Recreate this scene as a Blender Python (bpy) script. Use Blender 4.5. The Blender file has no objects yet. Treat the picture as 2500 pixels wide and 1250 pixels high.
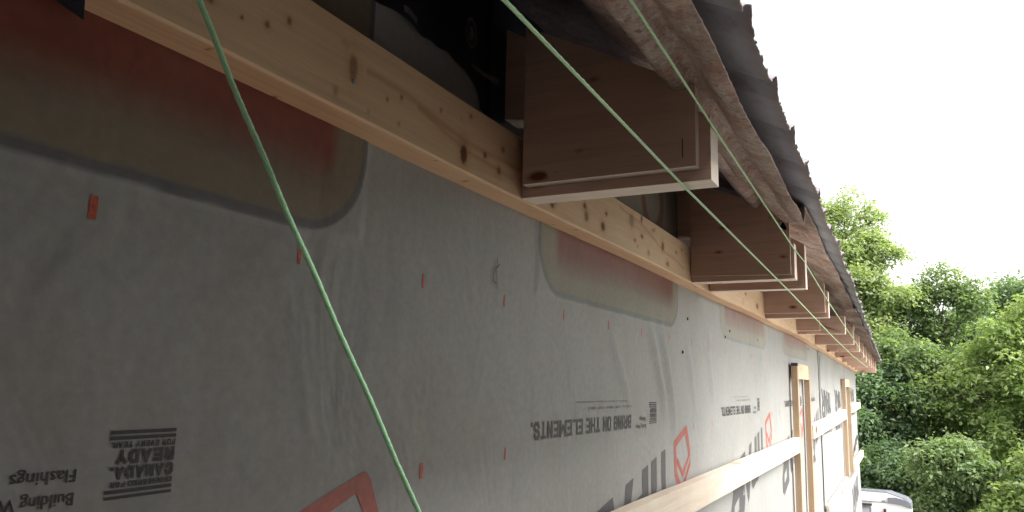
import bpy, bmesh, math, random
import numpy as np
from mathutils import Vector, Matrix, noise as mnoise
random.seed(7); rng = np.random.default_rng(7)
R = math.radians
scene = bpy.context.scene
COL = scene.collection

# ------------------------------------------------------------------ camera, world, sun, exposure
# metres; +Y runs along the barn wall, +X points away from it, the camera is at the origin (on a ladder),
# 0.5 m off the wall plane x = -0.5 and 3.5 m above the ground.
GROUND = -3.5
cam = bpy.data.cameras.new('camera'); cam.sensor_width = 36; cam.lens = 36*1850/2500
cam.clip_start = 0.02; cam.clip_end = 600
camo = bpy.data.objects.new('camera', cam); COL.objects.link(camo); scene.camera = camo
def cam_basis():
    d = np.array([978., 333., 1850.]); d /= np.linalg.norm(d)
    r = R(1.4); t = -(math.sin(r)*d[0]-math.cos(r)*d[1])/d[2]
    u = np.array([math.sin(r), -math.cos(r), t]); u /= np.linalg.norm(u)
    return np.array([np.cross(d, u), d, u])
MC = cam_basis()
camo.matrix_world = Matrix(((MC[0,0], -MC[0,1], -MC[0,2], 0), (MC[1,0], -MC[1,1], -MC[1,2], 0),
                            (MC[2,0], -MC[2,1], -MC[2,2], 0), (0, 0, 0, 1)))
def onx(px, py, x):          # a measured point of the photograph on the upright plane x = const -> real (y, z)
    r = MC @ np.array([px-1250., py-625., 1850.]); r = r*(x/r[0]); return float(r[1]), float(r[2])

w = bpy.data.worlds.new('World'); scene.world = w; w.use_nodes = True
nt = w.node_tree; nt.nodes.clear()
sky = nt.nodes.new('ShaderNodeTexSky'); sky.sky_type = 'NISHITA'; sky.sun_disc = False
sky.sun_elevation = R(50); sky.sun_rotation = R(96); sky.air_density = 1.0; sky.dust_density = 4.0; sky.altitude = 200
bw = nt.nodes.new('ShaderNodeRGBToBW'); mx = nt.nodes.new('ShaderNodeMix'); mx.data_type = 'RGBA'
mx.inputs[0].default_value = 0.92                     # high thin overcast: nearly all blue washed out
bg = nt.nodes.new('ShaderNodeBackground'); bg.inputs[1].default_value = 0.15
out = nt.nodes.new('ShaderNodeOutputWorld')
nt.links.new(sky.outputs[0], bw.inputs[0]); nt.links.new(sky.outputs[0], mx.inputs[6])
cloud = nt.nodes.new('ShaderNodeMix'); cloud.data_type = 'RGBA'; cloud.blend_type = 'MULTIPLY'; cloud.inputs[0].default_value = 1
cloud.inputs[7].default_value = (1.0, 0.985, 0.965, 1)
nt.links.new(bw.outputs[0], cloud.inputs[6]); nt.links.new(cloud.outputs[2], mx.inputs[7])
nt.links.new(mx.outputs[2], bg.inputs[0]); nt.links.new(bg.outputs[0], out.inputs[0])
sun = bpy.data.lights.new('sun', 'SUN'); sun.energy = 0.6; sun.angle = R(25); sun.color = (1, .95, .88)
suno = bpy.data.objects.new('sun', sun); COL.objects.link(suno)
# sun_rotation 96 deg: clockwise from +Y
az = R(96); el = R(50)
sdir = Vector((math.sin(az)*math.cos(el), math.cos(az)*math.cos(el), math.sin(el)))
suno.rotation_euler = sdir.to_track_quat('Z', 'Y').to_euler()
vs = scene.view_settings; vs.view_transform = 'Standard'; vs.look = 'None'; vs.gamma = 1; vs.exposure = 2.2
vs.use_curve_mapping = False
scene.cycles.max_bounces = 8; scene.cycles.diffuse_bounces = 5; scene.cycles.transparent_max_bounces = 8

# ------------------------------------------------------------------ helpers
def tag(o, label=None, cat=None, group=None, kind=None):
    if label: o['label'] = label
    if cat: o['category'] = cat
    if group: o['group'] = group
    if kind: o['kind'] = kind
    return o
def empty(name, loc, label, cat, group=None):
    o = bpy.data.objects.new(name, None); o.location = loc; o.empty_display_size = .1; COL.objects.link(o)
    return tag(o, label, cat, group)
def link(name, me, mat, parent=None, loc=None):
    if mat is not None: me.materials.append(mat)
    o = bpy.data.objects.new(name, me); COL.objects.link(o)
    if parent is not None:
        o.parent = parent
        # vertices are written in world metres: undo the place of the ancestors
        off = Vector((0, 0, 0)); p = parent
        while p is not None: off += p.location; p = p.parent
        o.location = (loc or Vector((0, 0, 0))) - off
    elif loc is not None: o.location = loc
    return o
def pydata(name, verts, faces, mat, parent=None, smooth=False, tint=None, loc=None):
    me = bpy.data.meshes.new(name); me.from_pydata([tuple(map(float, v)) for v in verts], [], faces); me.update()
    if smooth: me.shade_smooth()
    if tint is not None:
        a = me.color_attributes.new('Tint', 'FLOAT_COLOR', 'POINT')
        t = np.asarray(tint, dtype=np.float32)
        if t.shape[1] == 3: t = np.hstack([t, np.ones((len(t), 1), np.float32)])
        a.data.foreach_set('color', t.ravel())
    return link(name, me, mat, parent, loc)
def bm_obj(name, bm, mat, parent=None, smooth=False, bevel=0.0, seg=2):
    if bevel > 0:
        bmesh.ops.bevel(bm, geom=[e for e in bm.edges if e.is_manifold and e.calc_face_angle(0) > .5], offset=bevel, segments=seg, affect='EDGES', profile=.6)
    bmesh.ops.recalc_face_normals(bm, faces=bm.faces)
    me = bpy.data.meshes.new(name); bm.to_mesh(me); bm.free()
    if smooth: me.shade_smooth()
    return link(name, me, mat, parent)
def add_box(bm, x0, x1, y0, y1, z0, z1):
    v = [bm.verts.new(p) for p in ((x0,y0,z0),(x1,y0,z0),(x1,y1,z0),(x0,y1,z0),(x0,y0,z1),(x1,y0,z1),(x1,y1,z1),(x0,y1,z1))]
    for f in ((0,3,2,1),(4,5,6,7),(0,1,5,4),(1,2,6,5),(2,3,7,6),(3,0,4,7)): bm.faces.new([v[i] for i in f])
    return v
def box(name, x0, x1, y0, y1, z0, z1, mat, parent=None, bevel=.0012):
    bm = bmesh.new(); add_box(bm, x0, x1, y0, y1, z0, z1); return bm_obj(name, bm, mat, parent, bevel=bevel)
def prism_xz(name, poly, y0, y1, mat, parent=None, bevel=.001):      # polygon in (x, z), extruded along y
    bm = bmesh.new()
    a = [bm.verts.new((x, y0, z)) for x, z in poly]; b = [bm.verts.new((x, y1, z)) for x, z in poly]
    bm.faces.new(a); bm.faces.new(b[::-1]); n = len(poly)
    for i in range(n): bm.faces.new((a[i], b[i], b[(i+1) % n], a[(i+1) % n]))
    return bm_obj(name, bm, mat, parent, bevel=bevel)
def interp(t): xs = [a for a, b in t]; ys = [b for a, b in t]; return lambda y: float(np.interp(y, xs, ys))

# ---- node material helper
class N:
    def __init__(s, name):
        s.m = bpy.data.materials.new(name); s.m.use_nodes = True; s.t = s.m.node_tree
        s.b = s.t.nodes['Principled BSDF']; s.o = s.t.nodes['Material Output']
    def n(s, typ, **k):
        nd = s.t.nodes.new(typ)
        for a, v in k.items(): setattr(nd, a, v)
        return nd
    def l(s, a, b): s.t.links.new(a, b)
    def coords(s, scale=(1,1,1), kind='Object', rand=False):
        tc = s.n('ShaderNodeTexCoord'); mp = s.n('ShaderNodeMapping'); mp.inputs['Scale'].default_value = scale
        s.l(tc.outputs[kind], mp.inputs[0])
        if rand:
            oi = s.n('ShaderNodeObjectInfo'); ml = s.n('ShaderNodeMath', operation='MULTIPLY'); ml.inputs[1].default_value = 37.
            s.l(oi.outputs['Random'], ml.inputs[0]); s.l(ml.outputs[0], mp.inputs['Location'])
        return mp.outputs[0]
    def noise(s, vec, scale, detail=4, rough=.55, dist=0):
        nd = s.n('ShaderNodeTexNoise'); nd.inputs['Scale'].default_value = scale; nd.inputs['Detail'].default_value = detail
        nd.inputs['Roughness'].default_value = rough; nd.inputs['Distortion'].default_value = dist; s.l(vec, nd.inputs['Vector']); return nd.outputs['Fac']
    def ramp(s, fac, stops):
        nd = s.n('ShaderNodeValToRGB'); s.l(fac, nd.inputs[0]); cr = nd.color_ramp
        while len(cr.elements) < len(stops): cr.elements.new(.5)
        for e, (p, c) in zip(cr.elements, stops): e.position = p; e.color = (*c, 1) if len(c) == 3 else c
        return nd.outputs['Color']
    def mix(s, a, b, fac=1., mode='MIX'):
        nd = s.n('ShaderNodeMix', data_type='RGBA', blend_type=mode)
        for v, i in ((fac, 0), (a, 6), (b, 7)):
            if hasattr(v, 'links'): s.l(v, nd.inputs[i])
            elif isinstance(v, (int, float)): nd.inputs[i].default_value = v
            else: nd.inputs[i].default_value = (*v, 1)
        return nd.outputs[2]
    def bump(s, h, strength=.3, dist=.01, prev=None):
        nd = s.n('ShaderNodeBump'); nd.inputs['Strength'].default_value = strength; nd.inputs['Distance'].default_value = dist
        s.l(h, nd.inputs['Height'])
        if prev is not None: s.l(prev, nd.inputs['Normal'])
        return nd.outputs[0]
    def attr(s, name): nd = s.n('ShaderNodeAttribute'); nd.attribute_name = name; return nd
    def done(s, col=None, rough=.7, normal=None, metal=0, spec=None):
        if col is not None:
            if hasattr(col, 'links'): s.l(col, s.b.inputs['Base Color'])
            else: s.b.inputs['Base Color'].default_value = (*col, 1)
        if hasattr(rough, 'links'): s.l(rough, s.b.inputs['Roughness'])
        else: s.b.inputs['Roughness'].default_value = rough
        s.b.inputs['Metallic'].default_value = metal
        if spec is not None: s.b.inputs['Specular IOR Level'].default_value = spec
        if normal is not None: s.l(normal, s.b.inputs['Normal'])
        return s.m
G3 = lambda v: (v, v, v)

def lumber(name, base, dark, along='x', knots=True, knot_scale=7., attr=False, red=.5, grain=1.0, kr=(.15, -.085)):
    m = N(name)
    sc = {'x': (1.2, 26, 26), 'y': (26, 1.2, 26), 'z': (26, 26, 1.2)}[along]
    kc = {'x': (.45, 1, 1), 'y': (1, .45, 1), 'z': (1, 1, .45)}[along]
    v = m.coords(sc, rand=True)
    g = m.noise(v, 2.6, 5, .6, .7)
    dark = tuple(d*.5+b*.5 for d, b in zip(dark, base)); col = m.ramp(g, [(.3, dark), (.52, base), (.75, tuple(min(1, c*1.08) for c in base))])
    fine = m.noise(v, 14, 3, .6); col = m.mix(col, m.ramp(fine, [(.35, G3(.86)), (.6, G3(1))]), .5*grain, 'MULTIPLY')
    big = m.noise(m.coords((2, 2, 2), rand=True), 1.6, 3); col = m.mix(col, m.ramp(big, [(.35, (.86, .78, .74)), (.65, (1, 1, .98))]), .8, 'MULTIPLY')
    if knots:
        vk0 = m.coords(kc, rand=True); sx = m.n('ShaderNodeSeparateXYZ'); cx = m.n('ShaderNodeCombineXYZ'); m.l(vk0, sx.inputs[0])
        a_, b_ = {'x': (0, 2), 'y': (1, 2), 'z': (2, 1)}[along]; m.l(sx.outputs[a_], cx.inputs[0]); m.l(sx.outputs[b_], cx.inputs[1]); vk = cx.outputs[0]
        vo = m.n('ShaderNodeTexVoronoi', voronoi_dimensions='2D'); vo.inputs['Scale'].default_value = knot_scale; m.l(vk, vo.inputs['Vector'])
        # distance warped by fine noise, only some cells carry a knot
        sep = m.n('ShaderNodeSeparateColor'); m.l(vo.outputs['Color'], sep.inputs[0])
        gate = m.n('ShaderNodeMath', operation='MULTIPLY_ADD'); m.l(sep.outputs[0], gate.inputs[0]); gate.inputs[1].default_value = kr[0]; gate.inputs[2].default_value = kr[1]
        d = m.n('ShaderNodeMath', operation='SUBTRACT'); m.l(vo.outputs['Distance'], d.inputs[0]); m.l(gate.outputs[0], d.inputs[1])
        k = m.ramp(d.outputs[0], [(.0, (.26, .14, .09)), (.02, (.38, .22, .14)), (.045, (.72, .6, .5)), (.10, G3(1))])
        col = m.mix(col, k, 1, 'MULTIPLY')
    if attr:
        a = m.attr('Tint'); col = m.mix(col, a.outputs['Color'], 1, 'MULTIPLY')
    nrm = m.bump(g, .25, .002); nrm = m.bump(fine, .2, .001, nrm)
    return m.done(col, .62, nrm, spec=.35)
M = {}
M['lumber_x'] = lumber('spruce lumber across', (.66, .46, .375), (.48, .31, .245), 'x', knot_scale=15)
M['lumber_y'] = lumber('spruce ledger lumber', (.72, .535, .35), (.58, .40, .24), 'y', knots=False, attr=True)
M['strap_y'] = lumber('spruce strapping', (.72, .64, .54), (.60, .51, .41), 'y', knot_scale=9, kr=(.30, -.14))
M['lumber_z'] = lumber('spruce upright lumber', (.47, .345, .235), (.36, .25, .16), 'z', knot_scale=5)
M['pale_lit_wood'] = lumber('pale lit spruce', (.84, .74, .64), (.74, .62, .52), 'x', knots=False)
M['header_wood'] = lumber('spruce header', (.70, .55, .38), (.58, .42, .27), 'y', knots=False)

def wrap_mat(name, base, rough=.55, fine=1., bump=1.):
    m = N(name)
    a = m.attr('Tint')
    v = m.coords((1, 1, 1))
    n1 = m.noise(v, 2.4, 5, .6); n2 = m.noise(v, 90, 3, .7); n3 = m.noise(v, 34, 4, .6)
    col = m.mix(base, m.ramp(n1, [(.3, (.86, .86, .85)), (.7, (1.04, 1.04, 1.04))]), 1, 'MULTIPLY')
    col = m.mix(col, m.ramp(n2, [(.3, G3(.86)), (.7, G3(1.05))]), .8*fine, 'MULTIPLY')
    blot = m.noise(v, 11, 4, .6)
    col = m.mix(col, m.ramp(blot, [(.35, (1.0, .965, .94)), (.5, G3(1)), (.65, (.95, .985, .96))]), .9, 'MULTIPLY')
    col = m.mix(col, a.outputs['Color'], 1, 'MULTIPLY')
    b = m.bump(n2, .12*bump, .002); b = m.bump(n3, .10*bump, .002, b)
    w1 = m.noise(m.coords((1, 1.1, .85)), 6.5, 3, .5, .9); b = m.bump(w1, .5*bump, .014, b)
    return m.done(col, rough, b, spec=.3)
M['wrap'] = wrap_mat('house wrap', (.35, .35, .347))
def flat(name, col, rough=.7, var=.12, scale=40, metal=0, spec=None):
    m = N(name); n = m.noise(m.coords(), scale, 4, .6)
    c = m.ramp(n, [(.3, tuple(c*(1-var) for c in col)), (.7, tuple(c*(1+var) for c in col))])
    return m.done(c, rough, m.bump(n, .15, .002), metal, spec)
M['ink_dark'] = flat('dark print ink', (.042, .038, .038), .6, .35, 160)
M['ink_grey'] = flat('grey print ink', (.085, .084, .088), .6, .15, 120)
M['ink_faint'] = flat('faint print ink', (.13, .125, .12), .6, .3, 220)
M['ink_red'] = flat('red print ink', (.36, .10, .08), .6, .14, 90)
M['ink_orange'] = flat('red tick ink', (.48, .085, .045), .6, .35, 260)
M['marker'] = flat('black marker line', (.04, .04, .04), .7, .2)
M['membrane'] = flat('navy black membrane', (.018, .020, .034), .45, .4, 9)
M['membrane_print'] = flat('pale print on membrane', (.17, .165, .16), .6, .35, 60)
M['staple'] = flat('dark staple', (.05, .05, .05), .4, .1)
M['nail'] = flat('galvanised nail', (.45, .50, .48), .4, .1, metal=.6)
M['blue_tape'] = flat('navy end wrap', (.02, .028, .085), .5, .2)

# ------------------------------------------------------------------ measured profile of the barn
W0 = -0.5
zb = interp([(-2, .247), (2, .249), (3.8, .254), (4.5, .247), (5.1, .237), (5.75, .226), (6.3, .214), (6.9, .204), (7.3, .198), (8.35, .184)])
def wallx(y, z):          # gentle billow of the sheet
    v = mnoise.noise(Vector((y*1.3, z*1.1, 3.1)))*.0035 + mnoise.noise(Vector((y*4.1, z*3.1, 9.7)))*.0012
    # a few soft creases
    for (y0, z0, ang, ln, amp, wd) in CREASES:
        dy, dz = y-y0, z-z0; c, s_ = math.cos(ang), math.sin(ang)
        t = dy*c+dz*s_; n = -dy*s_+dz*c
        if abs(t) < ln*1.5 and abs(n) < wd*4:
            v += amp*math.exp(-(n/wd)**2)*math.exp(-(t/ln)**4)
    return W0 + v + .001
CREASES = [(1.655, .035, R(-58), .11, .009, .018), (1.735, .02, R(-64), .13, .010, .020), (1.41, .03, R(-50), .09, .005, .016), (2.05, .10, R(25), .12, .006, .025),
           (2.15, .07, R(-70), .10, .005, .02), (1.95, .02, R(-62), .1, .004, .015), (2.6, -.35, R(-50), .15, .006, .03),
           (4.55, -.45, R(-60), .18, .014, .04), (4.75, -.55, R(-80), .15, .010, .05), (5.9, -.45, R(-50), .3, .01, .05),
           (3.3, -.1, R(-75), .2, .005, .04), (3.0, .05, R(60), .1, .004, .03), (6.2, .0, R(75), .15, .006, .05)]

barn = empty('barn', (W0, 4, GROUND), 'long low barn wrapped in pale printed house wrap under a rusty corrugated roof', 'building')

# --- wall sheets: (y0, y1, z0(y), z1) with tint
def grid(name, ys, zs, off, mat, parent, tintf=None, xf=None):
    V = []; T = []
    for y in ys:
        for z in zs:
            V.append(((xf or wallx)(y, z)+off, y, z)); T.append(tintf(y, z) if tintf else (1, 1, 1))
    nz = len(zs); F = [(i*nz+j, (i+1)*nz+j, (i+1)*nz+j+1, i*nz+j+1) for i in range(len(ys)-1) for j in range(nz-1)]
    return pydata(name, V, F, mat, parent, True, T)
ys = np.concatenate([np.arange(-2.2, 0, .1), np.arange(0, 2.6, .008), np.arange(2.6, 5.0, .03)]); ys = ys[ys < 4.965]
zs = np.concatenate([np.linspace(GROUND+.15, -.75, 12)[:-1], np.arange(-.75, -.30, .02), np.arange(-.30, .65, .009)])
def wrap_tone(y, z):
    s = 1.0
    # noisy darker strip just under the ledger
    d = zb(y)-z
    if 0 < d < .09: s -= .10*(1-d/.09)*max(0, mnoise.noise(Vector((y*14, z*2, 5)))+.45)
    return (s, s*.995, s*.985)
wrapA = grid('house_wrap', list(ys)+[4.965], zs, 0, M['wrap'], barn, wrap_tone)
wrapA['label'] = 'pale grey house wrap sheet printed upside down'
ys2 = list(np.arange(4.95, 8.3, .05))+[8.3]; zs2 = np.concatenate([np.linspace(-1.6, -.68, 20), np.arange(-.66, .6, .03)])
def wrap_tone2(y, z):
    d = zb(y)-z; s = 1.
    if d < .16: s -= .25*max(0, 1-abs(d)/.16)*max(0, mnoise.noise(Vector((y*5, z*.6, 15)))+.5)  # noisy darker band around the ledger height
    return (s, s, s*.99)
wrapB = grid('house_wrap', ys2, zs2, .0035, M['wrap'], barn, wrap_tone2)
wrapB['label'] = 'second wrap sheet towards the far corner'
wrapC = grid('house_wrap', list(np.arange(4.9, 8.32, .08)), np.linspace(GROUND+.15, -.70, 30), .009, M['wrap'], barn)
wrapC['label'] = 'lowest wrap sheet near the far corner'
# dark lap seams of the sheets
def ribbon(name, pts, wid, off, mat, parent, step=.02, xf=None):
    P_ = []
    for (a, b) in zip(pts[:-1], pts[1:]):
        n = max(1, int(math.dist(a, b)/step))
        for i in range(n): t = i/n; P_.append((a[0]+(b[0]-a[0])*t, a[1]+(b[1]-a[1])*t))
    P_.append(pts[-1]); V = []; n = len(P_)
    for i, p in enumerate(P_):
        a = P_[max(0, i-1)]; b = P_[min(n-1, i+1)]; dx, dy = b[0]-a[0], b[1]-a[1]; L = math.hypot(dx, dy) or 1
        ww = (wid(i/(n-1)) if callable(wid) else wid)/2
        for s in (-1, 1):
            y = p[0]-dy/L*ww*s; z = p[1]+dx/L*ww*s; V.append(((xf or wallx)(y, z)+off, y, z))
    F = [(2*i, 2*i+1, 2*i+3, 2*i+2) for i in range(n-1)]
    return pydata(name, V, F, mat, parent, False)
ribbon('lap_shadow_gap', [(5.02, .209), (5.0, .08), (4.965, -.07), (4.985, -.15), (4.96, -.31), (4.95, -.5), (4.945, -.69)], .022, .0045, M['marker'], wrapB)
ribbon('lap_shadow_gap', [(4.945, -.695), (5.4, -.688), (5.9, -.69), (6.35, -.682)], lambda t: .012+.008*math.sin(t*40), .011, M['marker'], wrapC)
ribbon('torn_edge', [(7.15, -.62), (7.4, -.55), (7.7, -.5), (8.0, -.44), (8.28, -.43)], lambda t: .035+.02*math.sin(t*31), .013, M['marker'], wrapC)

# --- underlying boxes that show through the wrap
def sm(a, b, x): t = min(1, max(0, (x-a)/(b-a))); return t*t*(3-2*t)
def box_decal(y0, y1, z0, z1, rad, strength, redc, beige, outline, left_soft=.0):
    cy, cz, hy, hz = (y0+y1)/2, (z0+z1)/2, (y1-y0)/2, (z1-z0)/2
    ow = .0085
    def sdf(y, z, r=rad):
        qx, qz = abs(y-cy)-hy+r, abs(z-cz)-hz+r
        return math.hypot(max(qx, 0), max(qz, 0))+min(max(qx, qz), 0)-r
    def tint(y, z):
        d = sdf(y, z); nz = mnoise.noise(Vector((y*25, z*25, 1)))*.0012
        d += nz
        if d > ow: k = sm(ow+.003, ow-.001, d) if d < ow+.003 else 0
        k_out = 1-sm(ow-.001, ow+.002, d); k_in = 1-sm(-.0025, .0015, d)
        c = np.array([1., 1., 1.])
        c = c*(1-k_out)+np.array(outline)*k_out
        c = c*(1-k_in)+np.array(beige)*k_in
        # red print band inside
        iy = sm(y0+.045, y0+.075, y)*(1-sm(y1-.055, y1-.03, y))
        lo = z0+.050 + .012*mnoise.noise(Vector((y*3, 2, 8))); soft = .028
        if z > z0+.20:   # above the ledger: pale patch with a ring
            dr = abs(math.hypot(y-(y1-.2), (z-(z0+.27)))-.07)
            kr = (1-sm(.012, .018, dr))*.9
        else:
            ed = math.hypot(max(0, y-(y1-.075)), max(0, lo+.03-z))
            kr = sm(lo-soft*.6, lo+soft*.9, z)*(.84+.16*sm(lo, lo+.06, z))*iy*(1-sm(.034, .042, ed))
            kp = sm(lo-.022, lo-.006, z)*iy*.5*(1-kr); c = c*(1-kp)+c*np.array([.86, .62, .70])*kp
        kr *= .92+.15*mnoise.noise(Vector((y*9, z*14, 4)))
        c = c*(1-kr)+np.array(redc)*kr
        st = strength; c = 1-(1-c)*st
        return tuple(c)
    ys = np.arange(max(y0, .1)-.016, y1+.016, .003 if y1 < 2 else .006); zs = np.arange(z0-.016, min(z1, .52), .0025)
    ya, yb_, za, zc = ys[0], ys[-1], zs[0], zs[-1]
    xf = lambda y, z: wallx(y, z)+.0018*min(1, max(.1, min(y-ya, yb_-y, z-za)/.012))
    return grid('underlying_print', ys, zs, 0, M['wrap'], wrapA, tint, xf)
box_decal(-.4, .604, .146, .60, .085, 1, (.62, .125, .085), (.66, .55, .41), (.40, .39, .41))
box_decal(1.045, 1.822, .147, .60, .075, 1, (.66, .25, .22), (.80, .74, .60), (.58, .62, .62))
box_decal(2.30, 3.09, .156, .58, .06, 1, (.78, .50, .48), (.90, .86, .76), (.76, .80, .80))
box_decal(3.54, 4.42, .160, .58, .06, 1, (.80, .52, .50), (.86, .82, .74), (.76, .80, .80))

# --- prints
def poly_print(name, polys, mat, parent, off=.0005, step=.03):
    bm = bmesh.new()
    for i_, p in enumerate(polys):
        vs_ = [bm.verts.new((i_*.00007, y, z)) for y, z in p]
        try: bm.faces.new(vs_)
        except ValueError: pass
    bmesh.ops.triangulate(bm, faces=bm.faces)
    for _ in range(2):
        es = [e for e in bm.edges if e.calc_length() > step]
        if es: bmesh.ops.subdivide_edges(bm, edges=es, cuts=1); bmesh.ops.triangulate(bm, faces=bm.faces)
    for v in bm.verts: v.co.x += wallx(v.co.y, v.co.z)+off
    for f in bm.faces:
        f.normal_update()
        if f.normal.x < 0: f.normal_flip()
    me = bpy.data.meshes.new(name); bm.to_mesh(me); bm.free()
    return link(name, me, mat, parent)
def text_print(name, txt, y_right, z_top, width, height, mat, parent, off=.0005, bold=.02, rise=0.):
    """upside-down lettering: first letter at y_right, running towards -y; its foot (baseline) at z_top"""
    cu = bpy.data.curves.new('txt', 'FONT'); cu.body = txt; cu.size = 1; cu.offset = bold; cu.resolution_u = 2
    o = bpy.data.objects.new('txt', cu); COL.objects.link(o); bpy.context.view_layer.update()
    me = bpy.data.meshes.new_from_object(o.evaluated_get(bpy.context.evaluated_depsgraph_get()))
    bpy.data.objects.remove(o)
    n = len(me.vertices); co = np.zeros(n*3); me.vertices.foreach_get('co', co); co = co.reshape(-1, 3)
    lo = co.min(0); hi = co.max(0)
    capl = 0.0; caph = .73 if any(c.isupper() for c in txt) else hi[1]
    su = width/(hi[0]-lo[0]); sv = height/(caph-capl)
    for i in range(n):
        u = (co[i, 0]-lo[0])*su; v = (co[i, 1]-capl)*sv
        y = y_right-u; z = z_top-v+rise*u; me.vertices[i].co = (wallx(y, z)+off, y, z)
    me.name = name; me.materials.clear()
    return link(name, me, mat, parent)
GL = {  # heavy block capitals as strokes in a unit box
 'A': [[(0, 0), (.5, 1), (1, 0)], [(.2, .3), (.8, .3)]], 'B': [[(0, 0), (0, 1), (.75, 1), (1, .8), (.8, .54), (0, .54)], [(.8, .54), (1, .3), (1, .15), (.75, 0), (0, 0)]],
 'C': [[(1, .75), (.8, 1), (.2, 1), (0, .8), (0, .2), (.2, 0), (.8, 0), (1, .25)]], 'D': [[(0, 0), (0, 1), (.65, 1), (1, .75), (1, .25), (.65, 0), (0, 0)]],
 'E': [[(1, 1), (0, 1), (0, 0), (1, 0)], [(0, .52), (.85, .52)]], 'F': [[(1, 1), (0, 1), (0, 0)], [(0, .52), (.85, .52)]],
 'G': [[(1, .75), (.8, 1), (.2, 1), (0, .8), (0, .2), (.2, 0), (.8, 0), (1, .2), (1, .48), (.55, .48)]], 'H': [[(0, 0), (0, 1)], [(1, 0), (1, 1)], [(0, .5), (1, .5)]],
 'I': [[(.5, 0), (.5, 1)]], 'L': [[(0, 1), (0, 0), (1, 0)]], 'M': [[(0, 0), (0, 1), (.5, .35), (1, 1), (1, 0)]], 'N': [[(0, 0), (0, 1), (1, 0), (1, 1)]],
 'O': [[(.2, 0), (0, .2), (0, .8), (.2, 1), (.8, 1), (1, .8), (1, .2), (.8, 0), (.2, 0)]], 'R': [[(0, 0), (0, 1), (.75, 1), (1, .82), (1, .66), (.75, .48), (0, .48)], [(.55, .48), (1, 0)]],
 'S': [[(1, .78), (.8, 1), (.2, 1), (0, .82), (0, .66), (.2, .54), (.8, .46), (1, .34), (1, .18), (.8, 0), (.2, 0), (0, .22)]],
 'T': [[(0, 1), (1, 1)], [(.5, 1), (.5, 0)]], 'V': [[(0, 1), (.5, 0), (1, 1)]], 'Y': [[(0, 1), (.5, .5), (1, 1)], [(.5, .5), (.5, 0)]], '.': [[(.5, 0), (.5, .06)]]}
def block_text(name, txt, y_right, z_top, width, height, mat, parent, off=.0005, wt=.30):
    adv = lambda c: {' ': .45, 'I': .42, '.': .42, 'M': 1.2}.get(c, .95)
    tot = sum(adv(c) for c in txt); k = width/tot; x = 0; polys = []
    for c in txt:
        a = adv(c); w_ = (a-.17)*k; t = wt*.72*k; sw = t/2
        if c != ' ':
            for pl in GL[c]:
                q = [(x+sw+u*max(w_-t, .0001), sw*1.1+v*(height-2.2*sw)) for u, v in pl]
                for i in range(len(q)-1):
                    (ax, ay), (bx, by) = q[i], q[i+1]; L = math.hypot(bx-ax, by-ay) or 1; ex, ey = (bx-ax)/L*sw, (by-ay)/L*sw*1.05; nx, ny = -ey, ex
                    polys.append([(y_right-px_, z_top-pz_) for px_, pz_ in ((ax-ex+nx, ay-ey+ny), (bx+ex+nx, by+ey+ny), (bx+ex-nx, by+ey-ny), (ax-ex-nx, ay-ey-ny))])
        x += a*k
    me = None; bm = bmesh.new()
    for i, p in enumerate(polys):
        bm.faces.new([bm.verts.new((wallx(y, z)+off+(i % 7)*.00006, y, z)) for y, z in p])
    for f in bm.faces:
        f.normal_update()
        if f.normal.x < 0: f.normal_flip()
    me = bpy.data.meshes.new(name); bm.to_mesh(me); bm.free(); o = link(name, me, mat, parent); o['kind'] = 'stuff'
    return o
def bar(y0, y1, z0, z1): return [(y0, z0), (y1, z0), (y1, z1), (y0, z1)]
PER = 1.252
Z_ = lambda y: 0.0
def stamp(yl, zt, parent, s=1., dark='ink_dark', off=.0005):
    W, H = .054*s, .047*s
    for f0, f1 in ((0, .055), (.085, .14), (.865, .92), (.955, 1.0)):
        poly_print('printed_bar', [bar(yl, yl+W, zt-H*f1, zt-H*f0)], M[dark], parent, off)
    for txt, f0, f1, x1 in (('FOR EVERY YEAR.', .165, .26, 1.), ('READY', .285, .50, .92), ('CANADA.', .53, .72, .98), ('ENGINEERED FOR', .75, .835, .95)):
        block_text('printed_stamp_line', txt, yl+W*(.995), zt-H*f0, W*.99*x1, H*(f1-f0), M[dark], parent, off, wt=.36)
for k, y in enumerate((.352, 1.594, 2.868, 4.06)):
    stamp(y, -.040+.004*min(k, 1)+ (.002 if k else 0), wrapA, 1. if k == 0 else .96)
    text_print('printed_line', 'Flashings', y-.022, -.064, .043, .0085, M['ink_dark'], wrapA, bold=.012)
    text_print('printed_line', 'Building Wrap', y-.022, -.079, .064, .0085, M['ink_dark'], wrapA, bold=.012)
for k, (yr, wd) in enumerate(((1.476, .456), (2.735, .452), (3.70, 0), (4.70, .345))):
    yr = (1.476, 2.735, 3.995, 4.70)[k]; wd = (.456, .452, .45, .345)[k]; zt = (-.057, -.056, -.05, -.042)[k]
    block_text('printed_slogan', 'BRING ON THE ELEMENTS.', yr, zt, wd, .0265 if k < 3 else .02, M['ink_dark'], wrapA, wt=.29)
    text_print('printed_line', 'Please visit our website for installation and warranty information', yr-.03, -.0285+(.002*k), wd*.56, .0035, M['ink_faint'], wrapA, bold=.01)
    text_print('printed_line', 'Air Barrier - CCMC 14009-R - CCMC 14009-R', yr, -.0385+(.002*k), wd*.5, .0048, M['ink_faint'], wrapA, bold=.01)
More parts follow.
